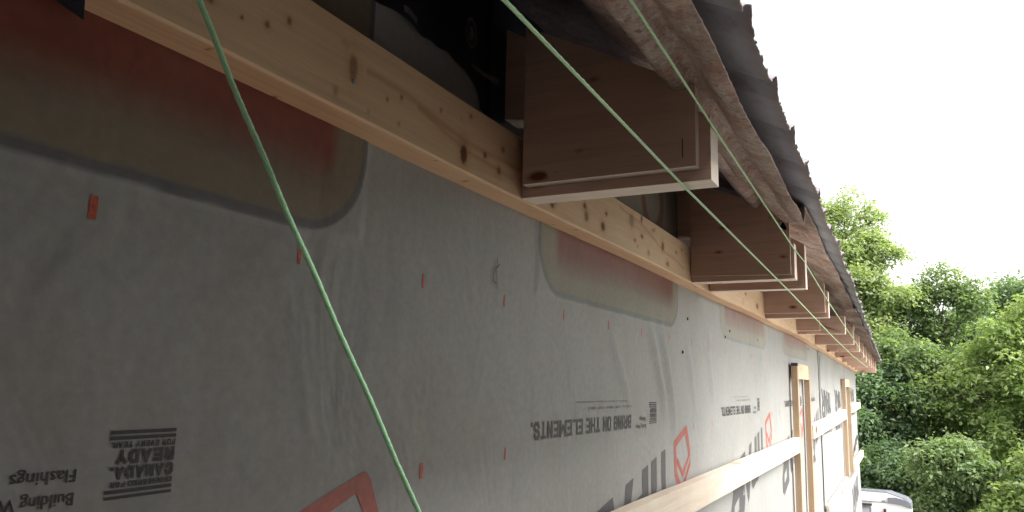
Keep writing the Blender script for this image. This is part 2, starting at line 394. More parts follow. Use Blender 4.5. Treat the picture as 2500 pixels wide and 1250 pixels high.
# tick marks along two rows
for zz, first, n, off in ((.1125, .32, 24, 0), (-.098, .74, 14, 0)):
    for i in range(n):
        hw = .0029 if i == 0 else .0019
        y = first+.2045*i + rng.normal(0, .002)
        if y > 4.9: break
        if zz < 0 and i in (2, 3, 4, 5, 8, 9, 10, 11): continue
        z0 = zz+rng.normal(0, .0015); lean = rng.normal(.0002, .0003)
        poly_print('printed_tick', [[(y-hw-lean, z0-.0085), (y+hw-lean, z0-.0085), (y+hw, z0-.003), (y+hw+.0004, z0), (y+hw+lean, z0+.0085), (y-hw+.0003+lean, z0+.0085), (y-hw-.0002, z0+.002)]], M['ink_orange' if i < 12 else 'ink_grey'], wrapA)
# shield emblem: outline open at the foot with a check mark inside
def stroke(pts, w_):
    out_ = []
    for a, b in zip(pts[:-1], pts[1:]):
        dx, dy = b[0]-a[0], b[1]-a[1]; L = math.hypot(dx, dy)
        nx, ny = -dy/L, dx/L; wa, wb = (w_ if not isinstance(w_, tuple) else w_)[0:2] if isinstance(w_, tuple) else (w_, w_)
        out_.append([(a[0]-nx*wa/2, a[1]-ny*wa/2), (b[0]-nx*wb/2, b[1]-ny*wb/2), (b[0]+nx*wb/2, b[1]+ny*wb/2), (a[0]+nx*wa/2, a[1]+ny*wa/2)])
    return out_
def shield(yr, zt, parent, s=1.):
    q = lambda u, v: (yr+u*s, zt+v*s)
    polys = [
        [q(-.006, 0), q(-.012, .0005), q(-.118, -.031), q(-.121, -.034), q(-.121, -.044), q(-.106, -.0475), q(-.018, -.0185), q(-.001, -.006)],   # thick top band
        [q(-.121, -.042), q(-.102, -.047), q(-.093, -.103), q(-.066, -.131), q(-.074, -.150), q(-.115, -.110)],                 # left side and foot
        [q(-.022, -.018), q(-.0005, -.005), q(.026, -.062), q(.0255, -.076), q(.006, -.076), q(.005, -.062)],                              # right side
        [q(.010, -.072), q(.0235, -.072), q(-.044, -.121), q(-.046, -.104)],   # long arm of the check
        [q(-.046, -.104), q(-.044, -.121), q(-.096, -.083), q(-.090, -.071)],
        [q(.022, -.082), q(.026, -.079), q(.026, -.097), q(-.038, -.142), q(-.042, -.132), q(.014, -.092)]]
    poly_print('printed_shield', polys, M['ink_red'], parent)
LET = {  # unit letters, upright, u right, v up
 'T': [[(.29, 0), (.71, 0), (.71, .76), (.29, .76)], [(0, .76), (1, .76), (1, 1), (0, 1)]],
 'Y': [[(.30, 0), (.68, 0), (.68, .45), (.30, .45)], [(.36, .42), (.64, .42), (.30, 1), (-.02, 1)], [(.38, .42), (.64, .42), (1.02, 1), (.70, 1)]],
 'P': [[(0, 0), (.36, 0), (.36, 1), (0, 1)], [(.28, .80), (.72, .80), (.95, .72), (.95, .90), (.78, 1), (.28, 1)], [(.72, .80), (.72, .52), (.98, .52), (.98, .86)], [(.28, .30), (.75, .30), (.98, .52), (.72, .56), (.66, .52), (.28, .52)]],
 'A': [[(-.02, 0), (.28, 0), (.62, 1), (.38, 1)], [(.76, 0), (1.04, 0), (.64, 1), (.40, 1)], [(.24, .2), (.8, .2), (.72, .42), (.30, .42)]],
 'R': [[(0, 0), (.34, 0), (.34, 1), (0, 1)], [(.28, .78), (.75, .78), (.96, .86), (.78, 1), (.28, 1)], [(.72, .8), (.70, .55), (.98, .58), (.98, .88)], [(.28, .38), (.78, .38), (.98, .6), (.7, .6), (.28, .58)], [(.48, .38), (.78, .38), (1.04, 0), (.72, 0)]]}
def big_word(yr, parent, zfoot=-.134, slope=.19, sy=1., off=.0005, letters='TYPAR', grow=1.):
    spans = {'T': (0, .075), 'Y': (.058, .16), 'P': (.148, .26), 'A': (.245, .40), 'R': (.40, .60)}
    hts = {'T': .142, 'Y': .146, 'P': .150, 'A': .160, 'R': .185}
    for ch in letters:
        a, b = spans[ch]; a *= sy; b *= sy
        polys = []
        for p in LET[ch]:
            # cut each stroke into strips so that the sheared shape keeps crisp edges
            polys.append([(yr-(a+(b-a)*u), zfoot-slope*(a+(b-a)*u)/sy-hts[ch]*grow*v-.10*(b-a)*u*v) for u, v in p])
        poly_print('printed_letter', polys, M['ink_grey'], parent, off)
for k, yr in enumerate((.480, 1.733, 2.985, 4.02)):
    big_word(yr, wrapA)
    shield(yr+.168+(0 if k < 3 else -.05), -.0935+(.005 if k > 1 else 0), wrapA)
big_word(4.90, wrapA, -.10, .2, .9)
# lettering on the farther sheets (larger print, same word upside down)
big_word(5.62, wrapB, -.02, -.05, .95, .0045, grow=.9); big_word(6.42, wrapB, -.01, -.03, .8, .0045, grow=.8); big_word(8.0, wrapB, .01, -.05, 1.2, .0045, grow=.75)
for yr, zt in ((5.5, -.24), (6.3, -.25), (7.9, -.19)):
    block_text('printed_slogan', 'BRING ON THE ELEMENTS.', yr, zt, .42, .026, M['ink_dark'], wrapB, off=.0045, wt=.29)
    stamp(yr+.06, zt+.015, wrapB, off=.0045)
poly_print('printed_tick', [stroke([(5.93, -.20), (6.0, -.235)], .02)[0]], M['ink_red'], wrapB, off=.0045)
for yr, zf in ((7.9, -.75), (6.9, -.95), (7.6, -1.15)): big_word(yr, wrapC, zf, .1, 1.3, .0102, grow=1.3)

# pencilled arrow mark, stray marks
ribbon('pencilled_mark', [onx(1213, 630, W0), onx(1210, 660, W0), onx(1212, 704, W0)], .0012, .002, M['marker'], wrapA, .003)
ribbon('pencilled_mark', [onx(x, y, W0) for x, y in ((1218, 646), (1208, 655), (1201, 672), (1203, 686), (1210, 693))], .0014, .002, M['marker'], wrapA, .003)
for (x, y) in ((1664, 859), (1676, 778), (1779, 808), (1768, 822), (1971, 852), (1847, 830)):
    yy, zz = onx(x, y, W0); bm = bmesh.new(); add_box(bm, W0+.001, W0+.005, yy-.0009, yy+.0009, zz-.004, zz+.003); bm_obj('staple_tab', bm, M['staple'], barn)

# ------------------------------------------------------------------ dark membrane and flap above the ledger
def edge_z(y): return float(np.interp(y, [-2, .55, .60, .66, .70, .76, .80, .835, .85, .86, 9], [.43, .43, .408, .412, .405, .41, .402, .385, .36, .33, .33]))
V = []; F = []; yy = list(np.arange(-.5, .87, .012)); 
for y in yy:
    e = edge_z(y)+.004*mnoise.noise(Vector((y*30, 0, 0)))
    for j in range(6): z = e+(.62-e)*j/5; V.append((wallx(y, z)+.004+.002*math.sin(y*40+j), y, z))
for i in range(len(yy)-1):
    for j in range(5): F.append((i*6+j, (i+1)*6+j, (i+1)*6+j+1, i*6+j+1))
memb = pydata('membrane_strip', V, F, M['membrane'], barn, True)
memb2 = box('membrane_strip', W0+.003, W0+.008, .86, 1.08, .33, .60, M['membrane'], barn, 0)
def ring(cy, cz, r, w_, name, par):
    n = 28; V = []; F = []
    for i in range(n):
        a = 2*math.pi*i/n
        for rr in (r, r-w_): V.append((W0+.012, cy+rr*.62*math.cos(a)*1., cz+rr*math.sin(a)))
    F = [(2*i, 2*((i+1) % n), 2*((i+1) % n)+1, 2*i+1) for i in range(n)]
    V += [(W0+.012, cy-.006, cz-.010), (W0+.012, cy+.004, cz-.010), (W0+.012, cy+.007, cz-.002), (W0+.012, cy-.004, cz+.001), (W0+.012, cy+.002, cz+.009), (W0+.012, cy-.005, cz+.008)]
    b = 2*n; F += [(b, b+1, b+2, b+3), (b+3, b+2, b+4, b+5)]
    return pydata(name, V, F, M['membrane_print'], par)
ring(.799, .452, .0215, .005, 'printed_ring', memb)
ribbon('printed_stroke', [onx(x, y, W0) for x, y in ((972, 22), (985, 30), (1005, 55))], .008, .008, M['membrane_print'], memb, .004)
ribbon('printed_stroke', [onx(x, y, W0) for x, y in ((1140, 160), (1170, 185), (1205, 203))], lambda t: .004+.006*t, .008, M['membrane_print'], memb, .004)
# crumpled flap of membrane hanging at the near end
fb = bmesh.new()
pts = [onx(x, y, W0) for x, y in ((75, -40), (95, 15), (150, 66), (180, 30), (165, 0), (140, -60))]
for i, (y, z) in enumerate(pts): fb.verts.new((W0+.012+.006*(i % 3), y, z))
fb.verts.new((W0+.03, *onx(140, 25, W0))); fb.verts.ensure_lookup_table()
for i in range(6): fb.faces.new((fb.verts[i], fb.verts[(i+1) % 6], fb.verts[6]))
bmesh.ops.subdivide_edges(fb, edges=fb.edges, cuts=3, fractal=.4, along_normal=1, seed=3)
bmesh.ops.solidify(fb, geom=fb.faces[:], thickness=.001)
bm_obj('membrane_flap', fb, M['membrane'], barn)

# ------------------------------------------------------------------ ledger board
KN = [(862, 165, 11, 34), (818, 222, 6, 14), (973, 302, 3, 6), (1134, 375, 9, 26), (1186, 378, 5, 8), (1220, 415, 5, 12), (650, 62, 7, 10), (588, 46, 4, 5), (510, 2, 9, 10), (980, 238, 3, 6), (945, 243, 3, 5), (1078, 268, 3, 6),
      (1410, 575, 0, 0), (1432, 528, 5, 14), (1480, 522, 3, 5), (1472, 553, 5, 12), (1541, 538, 6, 16), (1565, 536, 2, 9), (1593, 564, 4, 4), (1566, 578, 3, 5), (1617, 602, 3, 11), (1582, 618, 3, 8), (1650, 617, 2, 4), (1428, 502, 4, 8), (1555, 602, 2, 4), (1629, 645, 3, 6), (1350, 500, 5, 7), (1820, 718, 2, 4), (1848, 748, 3, 8), (1560, 690, 0, 0)]
KU = [(668, 236, 17, 5), (1136, 440, 13, 5), (1405, 560, 10, 3), (1403, 575, 8, 3), (1352, 547, 4, 2), (1063, 390, 5, 2), (508, 120, 9, 5), (1618, 676, 6, 2), (1697, 701, 5, 2), (1752, 731, 6, 2)]
def conv(px, py, rx, ry, plane):
    def c(x, y):
        if plane == 'f': return onx(x, y, -.462)
        r = MC @ np.array([x-1250., y-625., 1850.]); r = r*(.249/r[2]); return float(r[1]), float(r[0])
    a = c(px, py); b = c(px+rx, py); d = c(px, py+ry)
    return a[0], a[1], max(abs(b[0]-a[0]), .0012), max(abs(d[1]-a[1]), abs(b[1]-a[1])*.3, .0012)
knF = [conv(*k, 'f')+(rng.uniform(.35, 1.),) for k in KN if k[2]]; knU = [conv(*k, 'u')+(rng.uniform(.6, 1.),) for k in KU]
for i in range(40):
    yk = rng.uniform(.3, 6); knF.append((yk, zb(yk)+rng.uniform(.01, .08), rng.uniform(.002, .006)*(1+yk*.3), rng.uniform(.002, .005), rng.uniform(.15, .7)))
streaks = [(.56, .300, .9, .285, .004), (.65, .292, .88, .268, .003), (1.3, .33, 1.75, .27, .003)]
def ltint(y, z, x, face):
    c = np.array([1., 1., 1.])
    for (ky, kz, ry, rz, st) in (knF if face == 'f' else knU):
        dy = (y-ky)/ry; dz = ((z if face == 'f' else x)-kz)/rz
        if abs(dy) > 3 or abs(dz) > 3: continue
        d = math.hypot(dy, dz); d += .22*mnoise.noise(Vector((y*420, z*420, ky*9))); k = (1-sm(.6, 1.2, d))*st; h = (1-sm(1., 2.8, d))*.5*st
        c = c*(1-h)+c*np.array([.78, .60, .42])*h
        c = c*(1-k)+np.array([.16, .09, .06])*k
    if face == 'f':
        for (a, za, b, zb_, ww) in streaks:
            if a < y < b:
                zc = za+(zb_-za)*(y-a)/(b-a)+.004*math.sin(y*23); k = math.exp(-((z-zc)/ww)**2)*.45
                c = c*(1-k)+c*np.array([.55, .36, .22])*k
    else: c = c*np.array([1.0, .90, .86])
    return tuple(c)
ysl = np.concatenate([np.arange(-1.6, .15, .08), np.arange(.15, 1.1, .0016), np.arange(1.1, 2.2, .003), np.arange(2.2, 4.2, .012), np.arange(4.2, 8.32, .05)])
rowsF = np.linspace(0, 1, 46); rowsU = np.linspace(0, 1, 19)
V = []; T = []; F = []
nr = len(rowsF)+len(rowsU)+2
for y in ysl:
    b = zb(y); t = b+.089; wav = .0012*math.sin(y*5.2)+.0008*mnoise.noise(Vector((y*9, 0, 2)))
    xf = -.462+wav
    for u in rowsU: # under face, wall to outer
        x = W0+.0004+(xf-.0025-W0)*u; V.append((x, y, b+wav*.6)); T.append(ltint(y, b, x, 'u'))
    for u in rowsF:
        z = b+.0025+(.084)*u; V.append((xf, y, z+wav*.6)); T.append(ltint(y, z, xf, 'f'))
    V.append((xf-.0025, y, t)); T.append((1, 1, 1)); V.append((W0, y, t)); T.append((1, 1, 1))
for i in range(len(ysl)-1):
    for j in range(nr-1): F.append((i*nr+j, i*nr+j+1, (i+1)*nr+j+1, (i+1)*nr+j))
F.append(tuple(range(nr))); F.append(tuple(range((len(ysl)-1)*nr+nr-1, (len(ysl)-1)*nr-1, -1)))
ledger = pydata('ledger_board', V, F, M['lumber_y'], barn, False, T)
bm = bmesh.new(); ny, nz = onx(862, 201, -.462)
bmesh.ops.create_cone(bm, cap_ends=True, segments=10, radius1=.0028, radius2=.0024, depth=.002, matrix=Matrix.Translation((-.4605, ny, nz)) @ Matrix.Rotation(R(90), 4, 'Y'))
bm_obj('nail_head', bm, M['nail'], ledger)

# ------------------------------------------------------------------ roof
SL = .53
ze = interp([(-3, .372), (3, .372), (3.7, .352), (4.6, .333), (8.4, .285)])
xe = lambda y: -.129-.0168*(y-.7)
def zroof(x, y): return ze(y)+SL*(xe(y)-x)
# lookouts: (Y, outer x, thickness, top at outer end, front panel (x0, x1, ztop) or None)
xout = interp([(.9, -.203), (1.8, -.224), (2.0, -.222), (2.9, -.247), (3.75, -.256), (4.5, -.268), (5.2, -.275), (5.9, -.287), (6.6, -.298), (8.4, -.303)])
LK = [(.903, .040, .331, (-.452, -.217, .367, .018)), (1.818, .040, .333, (-.460, -.231, .40, .010)), (2.005, .036, .362, None),
      (2.87, .038, .345, (-.462, -.256, .372, .016)), (3.76, .038, .336, (-.461, -.361, .355, .030)), (4.52, .038, .34, None), (5.13, .038, .335, (-.4, -.287, .345, .02)),
      (5.76, .038, .325, None), (6.31, .038, .325, None), (6.86, .038, .32, None), (7.28, .038, .32, (-.45, -.40, .27, .03)), (7.72, .038, .31, None), (8.18, .05, .30, None)]
M['lk'] = M['lumber_x']
TIP = N('sawn end'); M['lit_edge'] = M['pale_lit_wood']
nn = 0
def lit_edges(o):        # light on undersides and ends is painted in as paler wood
    o.data.materials.append(M['pale_lit_wood'])
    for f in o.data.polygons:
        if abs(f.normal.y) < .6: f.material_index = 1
def lookout(y, th, ztop, pan, k):
    """bottom flush with the ledger; faces kept darker than the edges, with shade put into the colour"""
    b = zb(y)+.0015; xo = xout(y)
    top_in = min(ztop+SL*(xo+.495)+.02, zroof(-.495, y)-.03)
    if k == 4: top_in = ztop+.006
    poly = [(-.461, b), (xo, b), (xo, ztop), (-.495, top_in), (-.495, b+.118), (-.452, b+.112), (-.452, b+.0905), (-.461, b+.0905)]
    o = prism_xz('roof_lookout', poly, y, y+th, M['lk'], barn, .0012)
    lit_edges(o)
    if pan:
        x0, x1, zt, t = pan; tp = min(zt+SL*(x1-x0), zroof(x0, y)-.035)
        low = .014 if k != 3 else .016
        p2 = [(x0, b+low), (x1, b+low*(1. if k != 1 else .6)), (x1, zt), (x0, tp if k != 4 else zt)]
        if k == 10: p2 = [(x0, b+.01), (x1, b+.01), (x1, zt-.02), (x0, zt-.02)]
        q = prism_xz('facing_panel', p2, y-t, y-.0005, M['lk'], o, .0008); lit_edges(q)
    return o
LKO = [lookout(y, th, zt, pan, k) for k, (y, th, zt, pan) in enumerate(LK)]
box('pencil_line', -.2335, -.2325, .8835, .8849, .276, .300, M['marker'], LKO[0], 0)
# gable board across the far end
prism_xz('gable_board', [(-.495, zb(8.3)-.004), (xout(8.4), zb(8.3)-.006), (xout(8.4), .285), (-.495, .39)], 8.24, 8.28, M['lumber_x'], barn)

def metal_mat():
    m = N('weathered corrugated steel'); v = m.coords((1, 1, 1))
    n1 = m.noise(v, 5, 5, .6); n2 = m.noise(v, 34, 5, .65)
    col = m.ramp(n1, [(.3, (.50, .525, .62)), (.7, (.62, .645, .73))])
    col = m.mix(col, m.ramp(n2, [(.55, (1, 1, 1)), (.72, (.72, .52, .42))]), .8, 'MULTIPLY')
    a = m.attr('Tint'); col = m.mix(col, a.outputs['Color'], 1, 'MULTIPLY')
    return m.done(col, .6, m.bump(n2, .25, .002), .15)
M['metal'] = metal_mat()
PIT = .193
def rib(y):
    t = ((y-.735) / .193) % 1.0
    return t/.07 if t < .07 else max(0, 1-(t-.07)/.30)**1.3
def prof(y):      # one lap rib per pitch and low saw-tooth ribs between
    t = ((y-.735) / PIT) % 1.0
    major = t/.07 if t < .07 else max(0, 1-(t-.07)/.30)**1.3
    s = (t*5) % 1.0; minor = (1-s)*.0045
    return major*.014+minor
XR = -3.6
def roof_panel(y0, y1, last=False):
    n = max(2, int((y1-y0)/.0048)) if y0 < 5 else max(2, int((y1-y0)/.0096)); V = []; T = []; F = []
    ds = [0, .004, .02, .05, .10, .2, .45, 1.2, 2.2, 99]
    yl = np.linspace(y0, y1+.004, n+1)
    for y in yl:
        jag = .0035*mnoise.noise(Vector((y*60, 1, 0)))+.0022*mnoise.noise(Vector((y*150, 7, 0)))+.006*mnoise.noise(Vector((y*3, 7, 0)))+.0055*rib(y)
        if y > 3.2: jag *= 1.5
        for i, d in enumerate(ds):
            x = max(XR, xe(y)+jag*(1 if i < 3 else 0)-d)
            sag = .004*mnoise.noise(Vector((y*2.2, x*2, 4)))
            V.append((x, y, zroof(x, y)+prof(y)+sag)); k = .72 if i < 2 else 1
            far_shade = 1.-.66*sm(1.3, 3.0, y); T.append((k*1.05*far_shade, k*.9*far_shade, k*.8*far_shade) if i < 2 else (far_shade, far_shade*.985, far_shade*.97))  # steel darkens towards the far end, shade painted into the tint
    m_ = len(ds)
    F = [(i*m_+j, i*m_+j+1, (i+1)*m_+j+1, (i+1)*m_+j) for i in range(len(yl)-1) for j in range(m_-1)]
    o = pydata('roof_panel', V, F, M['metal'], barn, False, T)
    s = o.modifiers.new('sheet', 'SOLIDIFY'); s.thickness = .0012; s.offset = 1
    return o
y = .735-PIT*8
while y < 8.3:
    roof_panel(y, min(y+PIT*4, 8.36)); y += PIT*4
# far slope of the roof (seen only from elsewhere)
V = [(XR, -.81, zroof(XR, -.8)+.01), (XR, 8.36, zroof(XR, 8.36)+.01), (XR-3.5, 8.36, zroof(XR, 8.36)-1.85), (XR-3.5, -.81, zroof(XR, -.8)-1.85)]
o = pydata('roof_panel', V, [(0, 1, 2, 3)], M['metal'], barn, False, [(1, 1, 1)]*4); o.modifiers.new('sheet', 'SOLIDIFY').thickness = .003
V = [(XR, -2.4, zroof(XR, -.8)), (-.13, -2.4, .36), (-.13, -.80, .36), (XR, -.80, zroof(XR, -.8)), (XR-3.5, -2.4, zroof(XR, -.8)-1.85), (XR-3.5, -.8, zroof(XR, -.8)-1.85)]
o = pydata('roof_panel', V, [(0, 1, 2, 3), (0, 3, 5, 4)], M['metal'], barn, False, [(1, 1, 1)]*6); o.modifiers.new('sheet', 'SOLIDIFY').thickness = .003
# screws with washers along the edge
bm = bmesh.new()
for i in range(36):
    y = .735+PIT*i*1.0+.02
    if y > 8.2: break
    x = xe(y)-.03; c = Matrix.Translation((x, y, zroof(x, y)+prof(y)+.004)); bmesh.ops.create_cone(bm, cap_ends=True, segments=8, radius1=.006, radius2=.004, depth=.006, matrix=c)
o = bm_obj('roof_screws', bm, M['metal'], barn); o['kind'] = 'stuff'

# underlay: brown fibrous roof deck sagging below the steel, with bulging rolls
def under_mat():
    m = N('brown fibrous underlay'); v = m.coords((1, 1, 1)); a = m.attr('Tint')
    n1 = m.noise(v, 9, 5, .6, .5); n2 = m.noise(v, 150, 4, .75); n3 = m.noise(m.coords((1, .4, 1)), 45, 4, .6); n4 = m.noise(v, 26, 4, .6)
    col = m.ramp(n1, [(.3, (.29, .205, .175)), (.52, (.41, .325, .285)), (.72, (.54, .47, .42))])
    col = m.mix(col, m.ramp(n2, [(.32, G3(.5)), (.5, G3(1)), (.7, G3(1.35))]), .9, 'MULTIPLY'); col = m.mix(col, m.ramp(n4, [(.38, (.95, .74, .68)), (.52, G3(1)), (.68, (1.1, 1.08, 1.02))]), .9, 'MULTIPLY')
    sp = m.noise(v, 60, 2, .5); col = m.mix(col, m.ramp(sp, [(.66, G3(1)), (.72, G3(.35))]), .8, 'MULTIPLY')
    col = m.mix(col, a.outputs['Color'], 1, 'MULTIPLY')
    b = m.bump(n2, .6, .003); b = m.bump(n3, .5, .006, b)
    return m.done(col, .9, b, spec=.2)
M['under'] = under_mat()
def lobe(x, y, xc, y1, wd, amp, tipr=.05, drift=0.):
    dx = (x-(xc-.017*(y-1)-drift*(y-1)))/wd
    if abs(dx) >= 1: return 0
    r = math.sqrt(max(0, 1-dx*dx))
    end = y1-tipr*(dx*dx)*1.2
    if y > end: return 0
    return amp*r*min(1, math.sqrt(max(0, (end-y)/tipr)))
def bulge(x, y):
    h = lobe(x, y, -.180, 1.68, .036, .050)
    h = max(h, lobe(x, y, -.243, 1.42, .030, .056, .06))
    h = max(h, lobe(x, y, -.300, 1.95, .030, .026, .12))
    h = max(h, lobe(x, y, -.222, 1.93, .045, .034, .16))
    flatz = 1-.7*sm(1.95, 2.1, y)*(1-sm(2.7, 3., y)); h += flatz*.008*mnoise.noise(Vector((x*22, y*3.5, 1)))+.004*mnoise.noise(Vector((x*60, y*9, 5)))+.0022*mnoise.noise(Vector((x*20, y*60, 2)))
    if y > 2.6:
        f = sm(2.6, 3.3, y); h += f*(.014*max(0, math.sin((x*1.4+y*.42)*38+3*mnoise.noise(Vector((x*5, y*2, 0))))) + .012*mnoise.noise(Vector((x*14, y*2.4, 6))))
    return h
insetf = interp([(-2, .028), (.75, .028), (1.25, .030), (1.7, .034), (2.3, .042), (3.0, .036), (3.6, .028), (4.5, .018), (8.4, .008)])
yu = np.concatenate([np.arange(-1, .3, .05), np.arange(.3, 2.2, .0085), np.arange(2.2, 4.2, .02), np.arange(4.2, 8.25, .05)])
NU = 70; V = []; T = []; F = []
for y in yu:
    xo = xe(y)-insetf(y)+.006*mnoise.noise(Vector((y*5, 0, 9)))+.0015*mnoise.noise(Vector((y*70, 0, 9)))
    for j in range(NU):
        u = j/(NU-1); x = xo+(-.497-xo)*u**1.25
        z = zroof(x, y)-.010-max(-.004, bulge(x, y))
        V.append((x, y, z)); k = 1-sm(.262, .34, -x-.014*y)*.86  # inner part darkened: navy membrane tone plus painted shade above the lookouts
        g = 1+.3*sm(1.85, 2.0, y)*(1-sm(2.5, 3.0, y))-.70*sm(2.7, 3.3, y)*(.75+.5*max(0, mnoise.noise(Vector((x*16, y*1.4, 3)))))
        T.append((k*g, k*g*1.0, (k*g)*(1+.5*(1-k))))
for i in range(len(yu)-1):
    for j in range(NU-1): F.append((i*NU+j, (i+1)*NU+j, (i+1)*NU+j+1, i*NU+j+1))
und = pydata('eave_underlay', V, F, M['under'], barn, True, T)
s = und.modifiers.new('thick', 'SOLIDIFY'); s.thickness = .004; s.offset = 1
# torn scrap and slivers
def scrap(name, pts, y, th, mat, par=barn):
    V = []
    for px, py in pts:
        r = MC @ np.array([px-1250., py-625., 1850.]); r = r*(y/r[1]); V.append((r[0], r[1]))
        V[-1] = (float(r[0]), float(r[2]))
    return prism_xz(name, V, y, y+th, mat, par, 0)
scrap('torn_paper_scrap', [(1911, 541), (1903, 554), (1917, 562), (1921, 556)], 1.60, .003, M['wrap'])
scrap('wood_splinter', [(2084, 786), (2082, 800), (2080, 815), (2083, 822), (2086, 800)], 4.4, .01, M['pale_lit_wood'])
M['wrap_plain'] = M['wrap']

# ------------------------------------------------------------------ strapping and window bucks
def girt(y0, y1, z0a, z0b, h, x1=-.4625):
    n = max(2, int((y1-y0)/.05)); bm = bmesh.new(); rows = []
    for i in range(n+1):
        t = i/n; y = y0+(y1-y0)*t; b = z0a+(z0b-z0a)*t; w1 = .0012*mnoise.noise(Vector((y*6, z0a, 0)))
        rows.append([bm.verts.new(p) for p in ((W0+.012, y, b+w1), (x1+w1, y, b+w1), (x1+w1, y, b+h+w1*1.6), (W0+.012, y, b+h+w1*1.2))])
    for a, b in zip(rows[:-1], rows[1:]):
        for j in range(4): bm.faces.new((a[j], b[j], b[(j+1) % 4], a[(j+1) % 4]))
    bm.faces.new(rows[0][::-1]); bm.faces.new(rows[-1])
    return bm_obj('wall_strapping', bm, M['strap_y'], barn)
girt(-1.2, 3.712, -.297, -.278, .0655)
girt(4.262, 6.50, -.250, -.214, .072)
girt(7.13, 8.34, -.185, -.165, .058)
girt(4.98, 6.48, -.735, -.71, .065, -.468)
girt(7.13, 8.38, -.66, -.63, .06, -.46)
def window_buck(y0, y1, zt, zbm, dep, head, px=-.4625):
    t = .036
    a = box('window_post', W0+.011, px, y0, y0+t, zbm, zt, M['lumber_z'], barn)
    if dep: box('end_wrap', W0+.0105, px+.0006, y0-.0006, y0+t+.0006, zt-.013, zt+.001, M['blue_tape'], a, 0)
    box('window_post', W0+.011, px, y1-t, y1, zbm, zt-.002, M['lumber_z'], barn)
    box('window_header', W0+.012, px-.002, y0+t+.0005, y1-t-.0005, zt-head, zt-.001, M['header_wood'], barn)
    return a
window_buck(3.714, 4.20, .120, -1.0, 1, .070)
window_buck(6.50, 7.02, .092, -.66, 0, .060)
for y, z in ((6.75, -.08), (6.78, -.20)): box('hardware_plate', W0+.012, W0+.02, y, y+.05, z, z+.02, M['nail'], barn)

# ------------------------------------------------------------------ rest of the barn
M['barn_side'] = flat('barn side sheathing', (.40, .36, .30), .8, .2, 6)
bm = bmesh.new(); add_box(bm, XR-3.2, W0-.004, -2.2, 8.28, GROUND, .25)
bm_obj('barn_core', bm, M['barn_side'], barn)
V = [(W0-.004, 8.27, .25), (XR-3.2, 8.27, .25), (XR, 8.27, zroof(XR, 8.3)-.05), (W0-.004, 8.27, zroof(W0, 8.3)-.05),
     (W0-.004, -2.19, .25), (XR-3.2, -2.19, .25), (XR, -2.19, zroof(XR, 0)-.05), (W0-.004, -2.19, zroof(W0, 0)-.05)]
pydata('gable_wall', V, [(0, 3, 2, 1), (4, 5, 6, 7), (0, 4, 7, 3)], M['barn_side'], barn)
bm = bmesh.new(); add_box(bm, XR-3.25, W0+.03, -2.25, 8.32, GROUND-.2, GROUND+.15)
bm_obj('foundation', bm, flat('foundation concrete', (.32, .31, .29), .9, .15, 12), barn)

# ------------------------------------------------------------------ strings
def string_mat(name, a, b):
    m = N(name); v = m.coords((1, 1, 1)); n = m.noise(v, 700, 2, .5); c = m.ramp(n, [(.35, a), (.6, b)])
    at = m.attr('Tint'); c = m.mix(c, at.outputs['Color'], 1, 'MULTIPLY')
    m.b.inputs['Transmission Weight'].default_value = 0
    return m.done(c, .45, m.bump(n, .4, .0004))
M['string_g'] = string_mat('green mason line', (.44, .95, .48), (.60, .98, .62))
M['string_p'] = string_mat('pale green mason line', (.40, .72, .36), (.54, .84, .48))
def string(name, pts, rad, mat, label, group, pitch=.012, step=.0022, two=None):
    # twisted line: rotating three-lobed cross-section with real relief
    P_ = []
    for a, b in zip(pts[:-1], pts[1:]):
        a = Vector(a); b = Vector(b); n = max(1, int((b-a).length/step))
        for i in range(n): P_.append(a+(b-a)*(i/n))
    P_.append(Vector(pts[-1])); V = []; T = []; F = []; K = 9; s = 0
    for i, p in enumerate(P_):
        d = (P_[min(i+1, len(P_)-1)]-P_[max(0, i-1)]).normalized(); u = d.cross(Vector((0, 0, 1))).normalized(); v = d.cross(u)
        if i: s += (p-P_[i-1]).length
        for k in range(K):
            a = 2*math.pi*k/K; r = rad*(1+.10*math.cos(3*a+2*math.pi*s/pitch)+.05*mnoise.noise(Vector((s*130, k, 0))))
            q = p+u*(math.cos(a)*r)+v*(math.sin(a)*r); V.append(q)
            t = .90+.12*math.cos(3*a+2*math.pi*s/pitch); T.append((t, t, t))
    F = [(i*K+k, i*K+(k+1) % K, (i+1)*K+(k+1) % K, (i+1)*K+k) for i in range(len(P_)-1) for k in range(K)]
    o0 = Vector(P_[0]); V = [q-o0 for q in V]
    o = pydata(name, V, F, mat, None, True, T, loc=o0)
    return tag(o, label, 'string', group)
def cam_pt(px, py, x):
    y, z = onx(px, py, x); return (x, y, z)
# near slack line hanging from the ledger
c1 = [(430, -160, -.338), (485, 0, -.33), (522, 95, -.328), (560, 200, -.326), (612, 312, -.322), (662, 425, -.318), (720, 545, -.314), (790, 712, -.308), (850, 858, -.302), (915, 1012, -.296), (970, 1135, -.290), (1017, 1245, -.285), (1120, 1480, -.275)]
pyv = np.array([p[1] for p in c1]); fx = np.polyfit(pyv, [p[0] for p in c1], 3); fd = np.polyfit(pyv, [p[2] for p in c1], 2)
c1 = [(float(np.polyval(fx, v)+1.2*math.sin(v*.021)), float(v), float(np.polyval(fd, v))) for v in np.arange(-160, 1481, 20)]
string('mason_line', [cam_pt(*p) for p in c1], .00165, M['string_g'], 'thick bright green string hanging slack nearest the camera, left of the others', None, pitch=.010, step=.0016)
string('mason_line', [(-.2165, -.35, .2405+.001), (-.2190, .40, .2425), (-.2365, .92, .2435), (-.262, 2.0, .2445), (-.30, 3.6, .236), (-.325, 5.2, .222), (-.325, 7.2, .196)], .00155, M['string_p'],
       'pale green string stretched just under the bottom corners of the roof lookouts', 'taut guide strings along the eave')
